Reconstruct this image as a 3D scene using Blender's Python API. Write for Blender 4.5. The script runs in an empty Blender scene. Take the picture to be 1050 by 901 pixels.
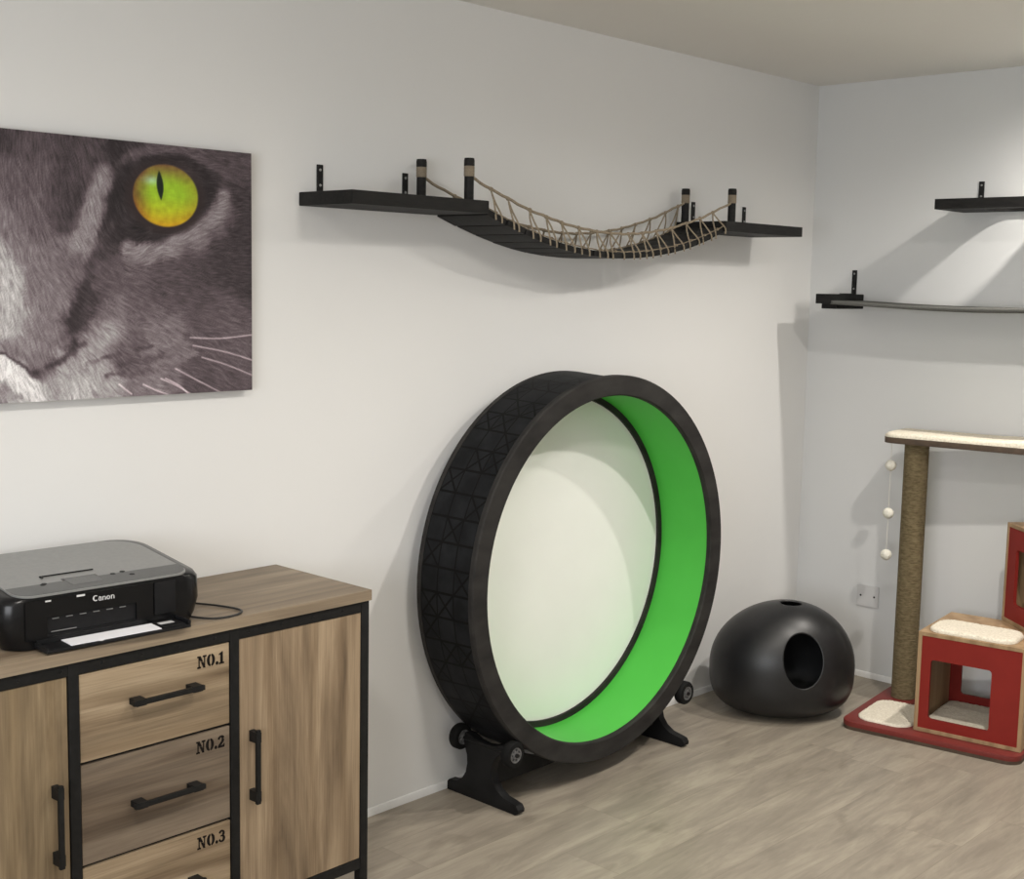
import bpy, bmesh, math, random
import numpy as np
from mathutils import Vector, Matrix

# ------------------------------------------------------------------ camera, light, exposure
SC = bpy.context.scene
COL = SC.collection
PI = math.pi

cam_d = bpy.data.cameras.new('camera')
cam = bpy.data.objects.new('camera', cam_d)
COL.objects.link(cam)
SC.camera = cam
cam_d.sensor_fit = 'HORIZONTAL'
cam_d.sensor_width = 36.0
cam_d.lens = 36.0 * 1342.5 / 1050.0
cam_d.clip_start = 0.05
YAW, PITCH, ROLL = 0.81768, 0.11850, 0.01951
fw = Vector((math.sin(YAW) * math.cos(PITCH), math.cos(YAW) * math.cos(PITCH), -math.sin(PITCH)))
rt = Vector((math.cos(YAW), -math.sin(YAW), 0.0))
upv = rt.cross(fw)
r2 = rt * math.cos(ROLL) + upv * math.sin(ROLL)
u2 = upv * math.cos(ROLL) - rt * math.sin(ROLL)
m = Matrix((r2, u2, -fw)).transposed().to_4x4()
m.translation = Vector((-4.8259, -2.8457, 1.5781))
cam.matrix_world = m

SC.view_settings.view_transform = 'Standard'
SC.view_settings.look = 'None'
SC.view_settings.gamma = 1.0
SC.view_settings.use_curve_mapping = False
SC.view_settings.exposure = 0.16

world = bpy.data.worlds.new('world')
SC.world = world
world.use_nodes = True
bgn = world.node_tree.nodes['Background']
bgn.inputs[0].default_value = (0.75, 0.85, 1.0, 1)
bgn.inputs[1].default_value = 0.3


def downlight(name, loc, power, angle=165, radius=0.035, col=(1.0, 0.93, 0.83), aim=None):
    d = bpy.data.lights.new(name, 'SPOT')
    d.energy = power
    d.spot_size = math.radians(angle)
    d.spot_blend = 1.0
    d.shadow_soft_size = radius
    d.color = col
    o = bpy.data.objects.new(name, d)
    o.location = loc
    if aim is not None:
        o.rotation_euler = (Vector(aim) - Vector(loc)).to_track_quat('-Z', 'Y').to_euler()
    COL.objects.link(o)
    return o


CEIL = 2.4
WARM = (1.0, 0.945, 0.87)
downlight('downlight', (-0.40, -1.40, 2.385), 74, 165, 0.03, WARM)
downlight('downlight', (-1.38, -1.58, 2.385), 84, 165, 0.03, WARM)
downlight('downlight', (-2.60, -1.60, 2.385), 90, 178, 0.14, WARM)
downlight('downlight', (-4.00, -1.50, 2.385), 88, 178, 0.14, WARM)
downlight('downlight', (-4.00, -3.60, 2.385), 30, 165, 0.03, WARM)
# unseen area light added to fill the left of the back wall
ad = bpy.data.lights.new('added_fill_light', 'AREA')
ad.shape = 'RECTANGLE'
ad.size = 1.1
ad.size_y = 2.0
ad.energy = 62
ad.color = (0.95, 0.97, 1.0)
ao = bpy.data.objects.new('added_fill_light', ad)
ao.location = (-6.33, -2.5, 1.5)
ao.rotation_euler = (0, math.radians(-90), 0)
COL.objects.link(ao)

# ------------------------------------------------------------------ helpers


def new_obj(name, mesh):
    o = bpy.data.objects.new(name, mesh)
    COL.objects.link(o)
    return o


def thing(name, label, cat, loc=(0, 0, 0), rotz=0.0, group=None):
    o = new_obj(name, None)
    o.empty_display_size = 0.05
    o.location = loc
    o.rotation_euler = (0, 0, rotz)
    tag(o, label, cat, group)
    return o


def tag(o, label, cat, group=None):
    o['label'] = label
    o['category'] = cat
    if group:
        o['group'] = group
    return o


def obj(name, bm, mat, parent=None, smooth=35, loc=None):
    bmesh.ops.recalc_face_normals(bm, faces=bm.faces[:])
    me = bpy.data.meshes.new(name)
    bm.to_mesh(me)
    bm.free()
    me.materials.append(mat)
    if smooth:
        me.shade_smooth()
        me.set_sharp_from_angle(angle=math.radians(smooth))
    o = new_obj(name, me)
    if parent is not None:
        o.parent = parent
    if loc is not None:
        o.location = loc
    return o


def struct(name, bm, mat, smooth=0):
    o = obj(name, bm, mat, None, smooth)
    o['kind'] = 'structure'
    return o


def BM():
    return bmesh.new()


def merge(bm, tmp, M=None):
    if M is not None:
        bmesh.ops.transform(tmp, matrix=M, verts=tmp.verts[:])
    vm = {}
    for v in tmp.verts:
        vm[v] = bm.verts.new(v.co)
    for f in tmp.faces:
        try:
            bm.faces.new([vm[v] for v in f.verts])
        except ValueError:
            pass
    tmp.free()


def box(bm, x0, x1, y0, y1, z0, z1, bev=0.0, seg=2, M=None):
    t = bmesh.new()
    bmesh.ops.create_cube(t, size=1.0)
    for v in t.verts:
        v.co = Vector((x0 + (v.co.x + .5) * (x1 - x0), y0 + (v.co.y + .5) * (y1 - y0), z0 + (v.co.z + .5) * (z1 - z0)))
    if bev > 0:
        bmesh.ops.bevel(t, geom=t.edges[:], offset=bev, segments=seg, profile=0.7, affect='EDGES')
    merge(bm, t, M)
    return bm


def axis_pt(axis, a, b, h):
    return {'x': Vector((h, a, b)), 'y': Vector((a, h, b)), 'z': Vector((a, b, h))}[axis]


def prism(bm, pts, axis, h0, h1, M=None, bev=0.0):
    t = bmesh.new()
    A = [t.verts.new(axis_pt(axis, p[0], p[1], h0)) for p in pts]
    B = [t.verts.new(axis_pt(axis, p[0], p[1], h1)) for p in pts]
    t.faces.new(A)
    t.faces.new(B[::-1])
    n = len(pts)
    for i in range(n):
        t.faces.new((A[i], B[i], B[(i + 1) % n], A[(i + 1) % n]))
    if bev > 0:
        bmesh.ops.recalc_face_normals(t, faces=t.faces[:])
        es = [e for e in t.edges if (e.verts[0] in A) == (e.verts[1] in A)]
        bmesh.ops.bevel(t, geom=es, offset=bev, segments=2, profile=0.7, affect='EDGES')
    merge(bm, t, M)
    return bm


def plate_hole(bm, outer, inner, axis, h0, h1, M=None):
    t = bmesh.new()
    rings = []
    for h in (h0, h1):
        O = [t.verts.new(axis_pt(axis, p[0], p[1], h)) for p in outer]
        I = [t.verts.new(axis_pt(axis, p[0], p[1], h)) for p in inner]
        es = []
        for L in (O, I):
            for i in range(len(L)):
                es.append(t.edges.new((L[i], L[(i + 1) % len(L)])))
        bmesh.ops.triangle_fill(t, use_beauty=True, use_dissolve=False, edges=es)
        rings.append((O, I))
    for k in (0, 1):
        A, B = rings[0][k], rings[1][k]
        n = len(A)
        for i in range(n):
            t.faces.new((A[i], A[(i + 1) % n], B[(i + 1) % n], B[i]))
    merge(bm, t, M)
    return bm


def rrect(x0, x1, y0, y1, r, n=6):
    out = []
    for cx, cy, a0 in ((x1 - r, y1 - r, 0), (x0 + r, y1 - r, 90), (x0 + r, y0 + r, 180), (x1 - r, y0 + r, 270)):
        for i in range(n + 1):
            a = math.radians(a0 + 90 * i / n)
            out.append((cx + r * math.cos(a), cy + r * math.sin(a)))
    return out


def lathe(bm, prof, axis='z', c=(0, 0, 0), seg=48, closed=False, M=None):
    t = bmesh.new()
    c = Vector(c)
    rings = []
    for r, h in prof:
        if r < 1e-6:
            rings.append([t.verts.new(c + axis_pt(axis, 0, 0, h))])
        else:
            rings.append([t.verts.new(c + axis_pt(axis, r * math.cos(2 * PI * i / seg), r * math.sin(2 * PI * i / seg), h)) for i in range(seg)])
    pairs = list(zip(rings[:-1], rings[1:]))
    if closed:
        pairs.append((rings[-1], rings[0]))
    for A, B in pairs:
        for i in range(seg):
            j = (i + 1) % seg
            if len(A) == 1 and len(B) == 1:
                continue
            if len(A) == 1:
                t.faces.new((A[0], B[j], B[i]))
            elif len(B) == 1:
                t.faces.new((A[i], A[j], B[0]))
            else:
                t.faces.new((A[i], A[j], B[j], B[i]))
    merge(bm, t, M)
    return bm


def tube(bm, pts, r, seg=6, M=None, closed=False):
    t = bmesh.new()
    P = [Vector(p) for p in pts]
    n = len(P)
    ref = Vector((0.13, 0.21, 0.97)).normalized()
    rings = []
    for i in range(n):
        if closed:
            d = P[(i + 1) % n] - P[i - 1]
        else:
            d = P[min(i + 1, n - 1)] - P[max(i - 1, 0)]
        d.normalize()
        a = d.cross(ref)
        if a.length < 1e-3:
            a = d.cross(Vector((1, 0, 0)))
        a.normalize()
        b = d.cross(a)
        rr = r[i] if isinstance(r, (list, tuple)) else r
        rings.append([t.verts.new(P[i] + a * rr * math.cos(2 * PI * k / seg) + b * rr * math.sin(2 * PI * k / seg)) for k in range(seg)])
    for i in range(n if closed else n - 1):
        A, B = rings[i], rings[(i + 1) % n]
        for k in range(seg):
            t.faces.new((A[k], A[(k + 1) % seg], B[(k + 1) % seg], B[k]))
    if not closed:
        t.faces.new(rings[0][::-1])
        t.faces.new(rings[-1])
    merge(bm, t, M)
    return bm


def smooth_path(pts, n=8):
    P = [Vector(p) for p in pts]
    out = []
    for i in range(len(P) - 1):
        p0 = P[max(i - 1, 0)]
        p1, p2 = P[i], P[i + 1]
        p3 = P[min(i + 2, len(P) - 1)]
        for k in range(n):
            t = k / n
            out.append(0.5 * ((2 * p1) + (p2 - p0) * t + (2 * p0 - 5 * p1 + 4 * p2 - p3) * t * t + (3 * p1 - p0 - 3 * p2 + p3) * t ** 3))
    out.append(P[-1])
    return out


# ------------------------------------------------------------------ materials


def s2l(c):
    c = c / 255.0
    return c / 12.92 if c <= 0.04045 else ((c + 0.055) / 1.055) ** 2.4


def rgb(r, g, b, k=1.0):
    return (s2l(r) * k, s2l(g) * k, s2l(b) * k, 1)


class N:
    """tiny node-graph helper"""

    def __init__(self, name):
        self.m = bpy.data.materials.new(name)
        self.m.use_nodes = True
        self.t = self.m.node_tree
        self.b = self.t.nodes['Principled BSDF']

    def n(self, kind, **kw):
        x = self.t.nodes.new(kind)
        for k, v in kw.items():
            setattr(x, k, v)
        return x

    def l(self, a, b):
        self.t.links.new(a, b)

    def math(self, op, a, b=None, c=None):
        x = self.n('ShaderNodeMath', operation=op)
        for i, v in enumerate((a, b, c)):
            if v is None:
                continue
            if isinstance(v, (int, float)):
                x.inputs[i].default_value = v
            else:
                self.l(v, x.inputs[i])
        return x.outputs[0]

    def coord(self, kind='Object', scale=(1, 1, 1), loc=(0, 0, 0), rot=(0, 0, 0)):
        tc = self.n('ShaderNodeTexCoord')
        mp = self.n('ShaderNodeMapping')
        mp.inputs['Scale'].default_value = scale
        mp.inputs['Location'].default_value = loc
        mp.inputs['Rotation'].default_value = rot
        self.l(tc.outputs[kind], mp.inputs['Vector'])
        return mp.outputs[0]

    def noise(self, vec, scale, detail=4, rough=0.55, dist=0.0):
        x = self.n('ShaderNodeTexNoise')
        x.inputs['Scale'].default_value = scale
        x.inputs['Detail'].default_value = detail
        x.inputs['Roughness'].default_value = rough
        x.inputs['Distortion'].default_value = dist
        self.l(vec, x.inputs['Vector'])
        return x.outputs[0]

    def ramp(self, fac, stops):
        x = self.n('ShaderNodeValToRGB')
        e = x.color_ramp.elements
        while len(e) < len(stops):
            e.new(0.5)
        for i, (p, c) in enumerate(stops):
            e[i].position = p
            e[i].color = c
        self.l(fac, x.inputs[0])
        return x.outputs[0]

    def mix(self, fac, a, b, mode='MIX'):
        x = self.n('ShaderNodeMix', data_type='RGBA', blend_type=mode)
        for s, v in ((x.inputs[0], fac), (x.inputs[6], a), (x.inputs[7], b)):
            if isinstance(v, (int, float)):
                s.default_value = v
            elif isinstance(v, tuple):
                s.default_value = v
            else:
                self.l(v, s)
        return x.outputs[2]

    def bump(self, h, strength=0.3, dist=0.01):
        x = self.n('ShaderNodeBump')
        x.inputs['Strength'].default_value = strength
        x.inputs['Distance'].default_value = dist
        self.l(h, x.inputs['Height'])
        self.l(x.outputs[0], self.b.inputs['Normal'])

    def set(self, color=None, rough=0.5, metal=0.0, spec=0.5):
        if color is not None:
            if isinstance(color, tuple):
                self.b.inputs['Base Color'].default_value = color
            else:
                self.l(color, self.b.inputs['Base Color'])
        self.b.inputs['Roughness'].default_value = rough
        self.b.inputs['Metallic'].default_value = metal
        self.b.inputs['Specular IOR Level'].default_value = spec
        return self.m


def mat_noisy(name, c0, c1, scale=30, rough=0.5, spec=0.5, bump=0.0, stretch=(1, 1, 1), metal=0.0, detail=4):
    g = N(name)
    v = g.coord('Object', stretch)
    f = g.noise(v, scale, detail)
    col = g.ramp(f, [(0.3, c0), (0.7, c1)])
    if bump:
        g.bump(f, bump, 0.004)
    return g.set(col, rough, metal, spec)


def mat_wall(name, c):
    g = N(name)
    v = g.coord('Object')
    f = g.noise(v, 2.2, 3)
    col = g.ramp(f, [(0.3, tuple(x * 0.985 for x in c[:3]) + (1,)), (0.7, c)])
    f2 = g.noise(v, 140, 3)
    g.bump(f2, 0.06, 0.002)
    return g.set(col, 0.75, 0, 0.25)


def mat_wood(name, dark, mid, light, axis='x', seed=0.0, scale=1.0, rough=0.5, contrast=1.0, knots=True):
    """grain runs along `axis` of the object"""
    g = N(name)
    a = {'x': (0.9, 9, 9), 'y': (9, 0.9, 9), 'z': (9, 9, 0.9)}[axis]
    a = tuple(k * scale for k in a)
    v = g.coord('Object', a, (seed, seed * 1.7, seed * 0.6))
    f1 = g.noise(v, 0.8, 6, 0.55, 2.2)
    v2 = g.coord('Object', tuple(k * (5.0 if k > 2 else 1.6) for k in a), (seed * 2, seed, seed))
    f2 = g.noise(v2, 1.4, 5, 0.7, 0.4)
    v5 = g.coord('Object', tuple(k * (30 if k > 2 else 5) for k in a), (seed, seed * 3, seed * 2))
    f5 = g.noise(v5, 1.0, 3, 0.6, 0.2)
    f = g.math('ADD', g.math('ADD', g.math('MULTIPLY', f1, 0.62), g.math('MULTIPLY', f2, 0.20)), g.math('MULTIPLY', f5, 0.18))
    col = g.ramp(f, [(0.34, dark), (0.50, mid), (0.66, light)])
    if knots:
        v3 = g.coord('Object', tuple(k * 0.55 for k in a), (seed * 3 + 5, seed + 2, seed))
        f3 = g.noise(v3, 1.5, 3, 0.5, 0.8)
        k = g.ramp(f3, [(0.58, (1, 1, 1, 1)), (0.72, (0.62, 0.58, 0.55, 1))])
        col = g.mix(1.0, col, k, 'MULTIPLY')
    # long cathedral growth rings
    wv = g.n('ShaderNodeTexWave', wave_type='RINGS', rings_direction={'x': 'X', 'y': 'Y', 'z': 'Z'}[axis])
    wv.inputs['Scale'].default_value = 1.1
    wv.inputs['Distortion'].default_value = 6.0
    wv.inputs['Detail'].default_value = 3.0
    wv.inputs['Detail Scale'].default_value = 0.9
    v4 = g.coord('Object', tuple(k * (0.30 if k > 2 else 0.45) for k in a), (seed + .7, seed * .3, seed * .5))
    g.l(v4, wv.inputs['Vector'])
    k2 = g.ramp(wv.outputs[1], [(0.0, (0.80, 0.77, 0.74, 1)), (0.35, (1, 1, 1, 1)), (1.0, (1.06, 1.06, 1.06, 1))])
    col = g.mix(0.8, col, k2, 'MULTIPLY')
    g.bump(f2, 0.12, 0.002)
    return g.set(col, rough, 0, 0.3)


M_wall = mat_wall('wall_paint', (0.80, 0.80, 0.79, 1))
M_wall_r = mat_wall('wall_paint_shaded', (0.70, 0.708, 0.706, 1))  # same wall paint, darkened and cooled to imitate weaker light on this side
M_ceil = mat_wall('ceiling_paint', (0.80, 0.785, 0.74, 1))
M_trim = mat_noisy('white_trim', (0.78, 0.78, 0.77, 1), (0.84, 0.84, 0.83, 1), 20, 0.45)
M_black = mat_noisy('black_painted_wood', (0.008, 0.008, 0.008, 1), (0.018, 0.017, 0.016, 1), 18, 0.6, 0.2, 0.15, (1, 6, 6))
M_blackmetal = mat_noisy('black_metal', (0.006, 0.006, 0.006, 1), (0.011, 0.011, 0.011, 1), 60, 0.5, 0.25)
M_screw = mat_noisy('screw_metal', (0.30, 0.30, 0.30, 1), (0.45, 0.45, 0.44, 1), 60, 0.4, 0.5, 0, (1, 1, 1), 0.7)
M_rope = mat_noisy('jute_rope', (0.22, 0.18, 0.13, 1), (0.36, 0.30, 0.22, 1), 260, 0.9, 0.1, 0.5)
M_wrap = mat_noisy('jute_wrap', (0.23, 0.19, 0.14, 1), (0.33, 0.28, 0.21, 1), 260, 0.9, 0.1, 0.5, (1, 1, 4))
M_ring = mat_noisy('dark_stained_ply', (0.015, 0.014, 0.0135, 1), (0.034, 0.032, 0.030, 1), 9, 0.65, 0.2, 0.1, (1, 4, 2.2), 0, 6)
M_stand = mat_noisy('black_stand_board', (0.005, 0.005, 0.0055, 1), (0.010, 0.010, 0.0105, 1), 20, 0.55, 0.22)
M_tyre = mat_noisy('roller_rubber', (0.005, 0.005, 0.005, 1), (0.009, 0.009, 0.009, 1), 60, 0.7, 0.15)
M_hub = mat_noisy('roller_hub', (0.09, 0.09, 0.09, 1), (0.15, 0.15, 0.15, 1), 80, 0.4)
M_green = mat_noisy('green_foam_lining', (0.070, 0.45, 0.055, 1), (0.078, 0.48, 0.062, 1), 5, 0.5, 0.3)
M_white_panel = mat_noisy('white_panel', (0.85, 0.86, 0.83, 1), (0.88, 0.89, 0.86, 1), 4, 0.4, 0.4)
M_pod = mat_noisy('matt_black_plastic', (0.009, 0.009, 0.010, 1), (0.013, 0.013, 0.014, 1), 40, 0.38, 0.5)
M_pod_in = mat_noisy('dark_inside', (0.006, 0.006, 0.006, 1), (0.009, 0.009, 0.009, 1), 40, 0.7)
M_red = mat_noisy('red_board', (0.22, 0.020, 0.015, 1), (0.245, 0.023, 0.017, 1), 12, 0.55, 0.18)
M_redbase = mat_noisy('red_base_board', (0.16, 0.026, 0.022, 1), (0.20, 0.032, 0.027, 1), 12, 0.5, 0.3)
M_brownedge = mat_noisy('brown_board_edge', (0.055, 0.035, 0.022, 1), (0.085, 0.055, 0.035, 1), 40, 0.6)
M_tan = mat_wood('tan_laminate', rgb(146, 120, 90), rgb(162, 135, 103), rgb(176, 149, 116), 'z', 2.0, 1.5, 0.5, 1, False)
M_plush = mat_noisy('cream_plush', (0.66, 0.60, 0.49, 1), (0.84, 0.78, 0.66, 1), 130, 0.95, 0.05, 0.8)
M_ball = mat_noisy('white_pompom', (0.62, 0.60, 0.52, 1), (0.82, 0.80, 0.72, 1), 200, 0.95, 0.05, 0.8)
M_string = mat_noisy('white_string', (0.62, 0.60, 0.55, 1), (0.70, 0.68, 0.62, 1), 200, 0.9)
M_sisal = mat_noisy('sisal_rope', (0.115, 0.088, 0.048, 1), (0.225, 0.18, 0.105, 1), 55, 0.9, 0.1, 0.5, (1, 1, 3), 0, 6)
M_grey_cloth = mat_noisy('grey_hammock_cloth', (0.12, 0.12, 0.112, 1), (0.15, 0.15, 0.14, 1), 150, 0.9, 0.1, 0.3)
M_socket = mat_noisy('white_plastic', (0.60, 0.60, 0.60, 1), (0.64, 0.64, 0.64, 1), 15, 0.35)
M_pbody = mat_noisy('printer_black', (0.004, 0.004, 0.0045, 1), (0.006, 0.006, 0.0065, 1), 30, 0.25, 0.3)
M_pmatt = mat_noisy('printer_matt_black', (0.006, 0.006, 0.007, 1), (0.009, 0.009, 0.010, 1), 60, 0.5, 0.25)
M_plid = mat_noisy('printer_grey_lid', (0.18, 0.182, 0.178, 1), (0.21, 0.212, 0.208, 1), 90, 0.28, 0.6)
M_ppanel = mat_noisy('printer_panel_grey', (0.060, 0.062, 0.062, 1), (0.075, 0.077, 0.077, 1), 90, 0.35, 0.5)
M_screen = mat_noisy('printer_screen', (0.05, 0.052, 0.052, 1), (0.06, 0.062, 0.062, 1), 20, 0.15, 0.5)
M_paper = mat_noisy('white_paper', (0.80, 0.80, 0.84, 1), (0.86, 0.86, 0.90, 1), 10, 0.7)
M_silver = mat_noisy('silver_lettering', (0.55, 0.55, 0.55, 1), (0.65, 0.65, 0.65, 1), 50, 0.35)
M_dull = mat_noisy('dull_grey_plastic', (0.16, 0.16, 0.16, 1), (0.22, 0.22, 0.22, 1), 50, 0.5)
M_ink = mat_noisy('black_stencil_ink', (0.006, 0.005, 0.004, 1), (0.011, 0.008, 0.007, 1), 60, 0.8, 0.15)
M_cable = mat_noisy('black_cable', (0.008, 0.008, 0.008, 1), (0.012, 0.012, 0.012, 1), 60, 0.45)

OAK = (rgb(98, 83, 66), rgb(146, 128, 104), rgb(181, 163, 137))
OAKG = (rgb(84, 73, 62), rgb(113, 100, 86), rgb(138, 124, 107))
M_top = mat_wood('worktop_oak', rgb(108, 97, 83), rgb(138, 124, 106), rgb(164, 149, 127), 'x', 1.3, 1.0, 0.5)
M_dr = [mat_wood('drawer_oak_pale', *OAK, axis='x', seed=3.1), mat_wood('drawer_oak_grey', *OAKG, axis='x', seed=7.7),
        mat_wood('drawer_oak_warm', *OAK, axis='x', seed=11.4), mat_wood('drawer_oak_low', *OAKG, axis='x', seed=15.0)]
M_door = mat_wood('door_oak', rgb(92, 77, 61), rgb(138, 119, 96), rgb(176, 156, 129), 'z', 5.2)
M_door2 = mat_wood('door_oak_left', rgb(86, 73, 56), rgb(126, 109, 85), rgb(160, 142, 113), 'z', 9.9)

# ------------------------------------------------------------------ the room
XL, YF = -6.4, -4.7


def floor_material():
    g = N('laminate_floor')
    tc = g.n('ShaderNodeTexCoord')
    sep = g.n('ShaderNodeSeparateXYZ')
    g.l(tc.outputs['Object'], sep.inputs[0])
    W_, L_ = 0.192, 1.28
    row = g.math('FLOOR', g.math('DIVIDE', sep.outputs[1], W_))
    shift = g.math('MULTIPLY', g.math('FRACT', g.math('MULTIPLY', g.math('SINE', g.math('MULTIPLY', row, 12.9898)), 43758.5)), L_)
    xs = g.math('DIVIDE', g.math('ADD', sep.outputs[0], shift), L_)
    cell = g.math('FLOOR', xs)
    rnd = g.n('ShaderNodeTexWhiteNoise', noise_dimensions='2D')
    cv = g.n('ShaderNodeCombineXYZ')
    g.l(row, cv.inputs[0])
    g.l(cell, cv.inputs[1])
    g.l(cv.outputs[0], rnd.inputs['Vector'])
    fx = g.math('FRACT', xs)
    fy = g.math('FRACT', g.math('DIVIDE', sep.outputs[1], W_))
    ex = g.math('MULTIPLY', g.math('MINIMUM', fx, g.math('SUBTRACT', 1.0, fx)), L_)
    ey = g.math('MULTIPLY', g.math('MINIMUM', fy, g.math('SUBTRACT', 1.0, fy)), W_)
    seam = g.math('LESS_THAN', g.math('MINIMUM', ex, ey), 0.0012)
    # grain, shifted plank by plank
    off = g.math('MULTIPLY', rnd.outputs[0], 40.0)
    c2 = g.n('ShaderNodeCombineXYZ')
    g.l(g.math('MULTIPLY', sep.outputs[0], 2.0), c2.inputs[0])
    g.l(g.math('MULTIPLY', sep.outputs[1], 11.0), c2.inputs[1])
    g.l(off, c2.inputs[2])
    f1 = g.noise(c2.outputs[0], 0.95, 6, 0.6, 1.0)
    c3 = g.n('ShaderNodeCombineXYZ')
    g.l(g.math('MULTIPLY', sep.outputs[0], 9.0), c3.inputs[0])
    g.l(g.math('MULTIPLY', sep.outputs[1], 75.0), c3.inputs[1])
    g.l(off, c3.inputs[2])
    f2 = g.noise(c3.outputs[0], 1.0, 5, 0.65, 0.5)
    f = g.math('ADD', g.math('MULTIPLY', f1, 0.72), g.math('MULTIPLY', f2, 0.28))
    f = g.math('ADD', f, g.math('MULTIPLY', g.math('SUBTRACT', rnd.outputs[0], 0.5), 0.05))
    col = g.ramp(f, [(0.32, rgb(124, 116, 105)), (0.48, rgb(143, 134, 121)), (0.62, rgb(161, 152, 137))])
    v = g.coord('Object', (3.0, 5.5, 1))
    k = g.ramp(g.noise(v, 1.6, 3, 0.5, 0.6), [(0.62, (1, 1, 1, 1)), (0.76, (0.74, 0.73, 0.72, 1))])
    col = g.mix(1.0, col, k, 'MULTIPLY')
    col = g.mix(g.math('MULTIPLY', seam, 0.45), col, rgb(118, 108, 95))
    g.bump(f2, 0.06, 0.002)
    return g.set(col, 0.42, 0, 0.4)


struct('floor', box(BM(), XL - .1, 0.1, YF - .1, 0.1, -0.08, 0.0), floor_material())
struct('ceiling', box(BM(), XL - .1, 0.1, YF - .1, 0.1, CEIL, CEIL + 0.08), M_ceil)
struct('wall_back', box(BM(), XL - .1, 0.0, 0.0, 0.1, 0.0, CEIL), M_wall)
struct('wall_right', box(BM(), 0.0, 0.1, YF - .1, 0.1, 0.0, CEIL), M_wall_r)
struct('wall_front', box(BM(), XL - .1, 0.0, YF - .1, YF, 0.0, CEIL), M_wall)
wy0, wy1, wz0, wz1 = -3.55, -1.45, 0.9, 2.1  # unseen window opening, added to go with the fill light
struct('wall_left', plate_hole(BM(), [(YF, 0), (0, 0), (0, CEIL), (YF, CEIL)],
                               [(wy0, wz0), (wy1, wz0), (wy1, wz1), (wy0, wz1)], 'x', XL - .1, XL), M_wall)
b = BM()
for (y0, y1, z0, z1) in ((wy0, wy1, wz0, wz0 + .05), (wy0, wy1, wz1 - .05, wz1), (wy0, wy0 + .05, wz0 + .05, wz1 - .05),
                         (wy1 - .05, wy1, wz0 + .05, wz1 - .05)):
    box(b, XL - .08, XL - .02, y0, y1, z0, z1, .004)
struct('added_window', b, M_trim)  # frame of the added window, out of view
struct('baseboard_back', prism(BM(), [(0, 0), (-.007, 0), (-.007, .016), (-.004, .022), (0, .024)], 'x', XL, 0.0), M_trim, 30)
struct('baseboard_right', prism(BM(), [(0, 0), (-.007, 0), (-.007, .016), (-.004, .022), (0, .024)], 'y', YF, -0.012), M_trim, 30)

# ------------------------------------------------------------------ canvas print of a cat's face
TONE= [(-65.0, 58.5, 60),(-57.1, 58.2, 75),(-48.9, 57.8, 75),(-42.8, 58.4, 70),(-38.3, 58.7, 48),(-32.7, 59.7, 60),(-27.5, 59.0, 75),(-16.6, 57.8, 80),(-3.8, 57.4, 75),(-64.1, 50.2, 90),(-57.3, 50.7, 85),(-50.2, 51.2, 75),(-47.9, 46.9, 60),(-50.4, 42.4, 62),(-44.2, 49.4, 70),(-41.7, 49.5, 105),(-43.6, 43.9, 125),(-46.2, 37.0, 130),(-36.8, 46.5, 48),(-38.2, 39.6, 52),(-40.3, 36.1, 62),(-33.0, 38.7, 40),(-25.1, 38.3, 38),(-15.4, 43.0, 45),(-12.5, 49.1, 50),(-35.4, 50.0, 50),(-30.2, 54.9, 60),(-13.9, 54.3, 60),(-34.4, 35.9, 130),(-30.5, 35.1, 125),(-23.8, 36.7, 105),(-16.8, 39.3, 108),(-11.1, 43.9, 105),(-8.2, 47.0, 92),(-3.8, 49.6, 60),(-2.4, 39.9, 55),(-8.3, 34.8, 60),(-16.9, 31.0, 70),(-22.5, 27.3, 75),(-2.5, 27.6, 56),(-7.0, 21.4, 84),(-12.8, 20.1, 75),(-64.4, 39.6, 105),(-57.5, 39.9, 90),(-55.4, 33.4, 100),(-48.3, 29.2, 95),(-43.4, 27.0, 80),(-47.3, 20.2, 65),(-49.8, 18.0, 58),(-45.5, 24.7, 60),(-65.8, 28.9, 152),(-65.2, 24.6, 165),(-63.8, 19.2, 140),(-57.9, 24.6, 110),(-53.3, 22.5, 110),(-55.8, 15.8, 115),(-60.5, 13.7, 125),(-52.2, 14.7, 98),(-65.1, 11.0, 110),(-59.5, 8.2, 98),(-56.0, 6.9, 75),(-57.2, 5.2, 55),(-49.4, 12.1, 58),(-66.3, 8.4, 205),(-64.1, 6.3, 200),(-60.7, 4.5, 180),(-66.5, 2.5, 125),(-57.3, 2.5, 150),(-53.6, 5.7, 165),(-52.4, 9.1, 140),(-47.4, 12.3, 135),(-43.7, 15.7, 115),(-38.5, 20.2, 100),(-33.3, 24.8, 85),(-36.0, 15.6, 95),(-43.8, 8.8, 140),(-48.9, 3.3, 165),(-41.4, 4.1, 140),(-36.1, 8.6, 88),(-30.9, 10.8, 80),(-28.1, 13.1, 112),(-22.7, 12.5, 105),(-24.2, 7.0, 100),(-17.2, 5.6, 78),(-8.5, 7.8, 85),(-4.1, 2.6, 80),(-14.4, 1.8, 72),(-31.0, 2.5, 108),(-26.5, 31.9, 75),(-33.2, 30.6, 88),(-38.3, 30.5, 82),(-63.1, 3.9, 185),(-38.7, 12.1, 92),(-33.5, 13.2, 90),(-28.2, 9.5, 95),(-60.9, 44.0, 92),(-52.7, 45.6, 72),(-40.4, 54.1, 65),(-48.9, 55.6, 72),(-53.2, 26.9, 105),(-61.2, 33.3, 115)]
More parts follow.
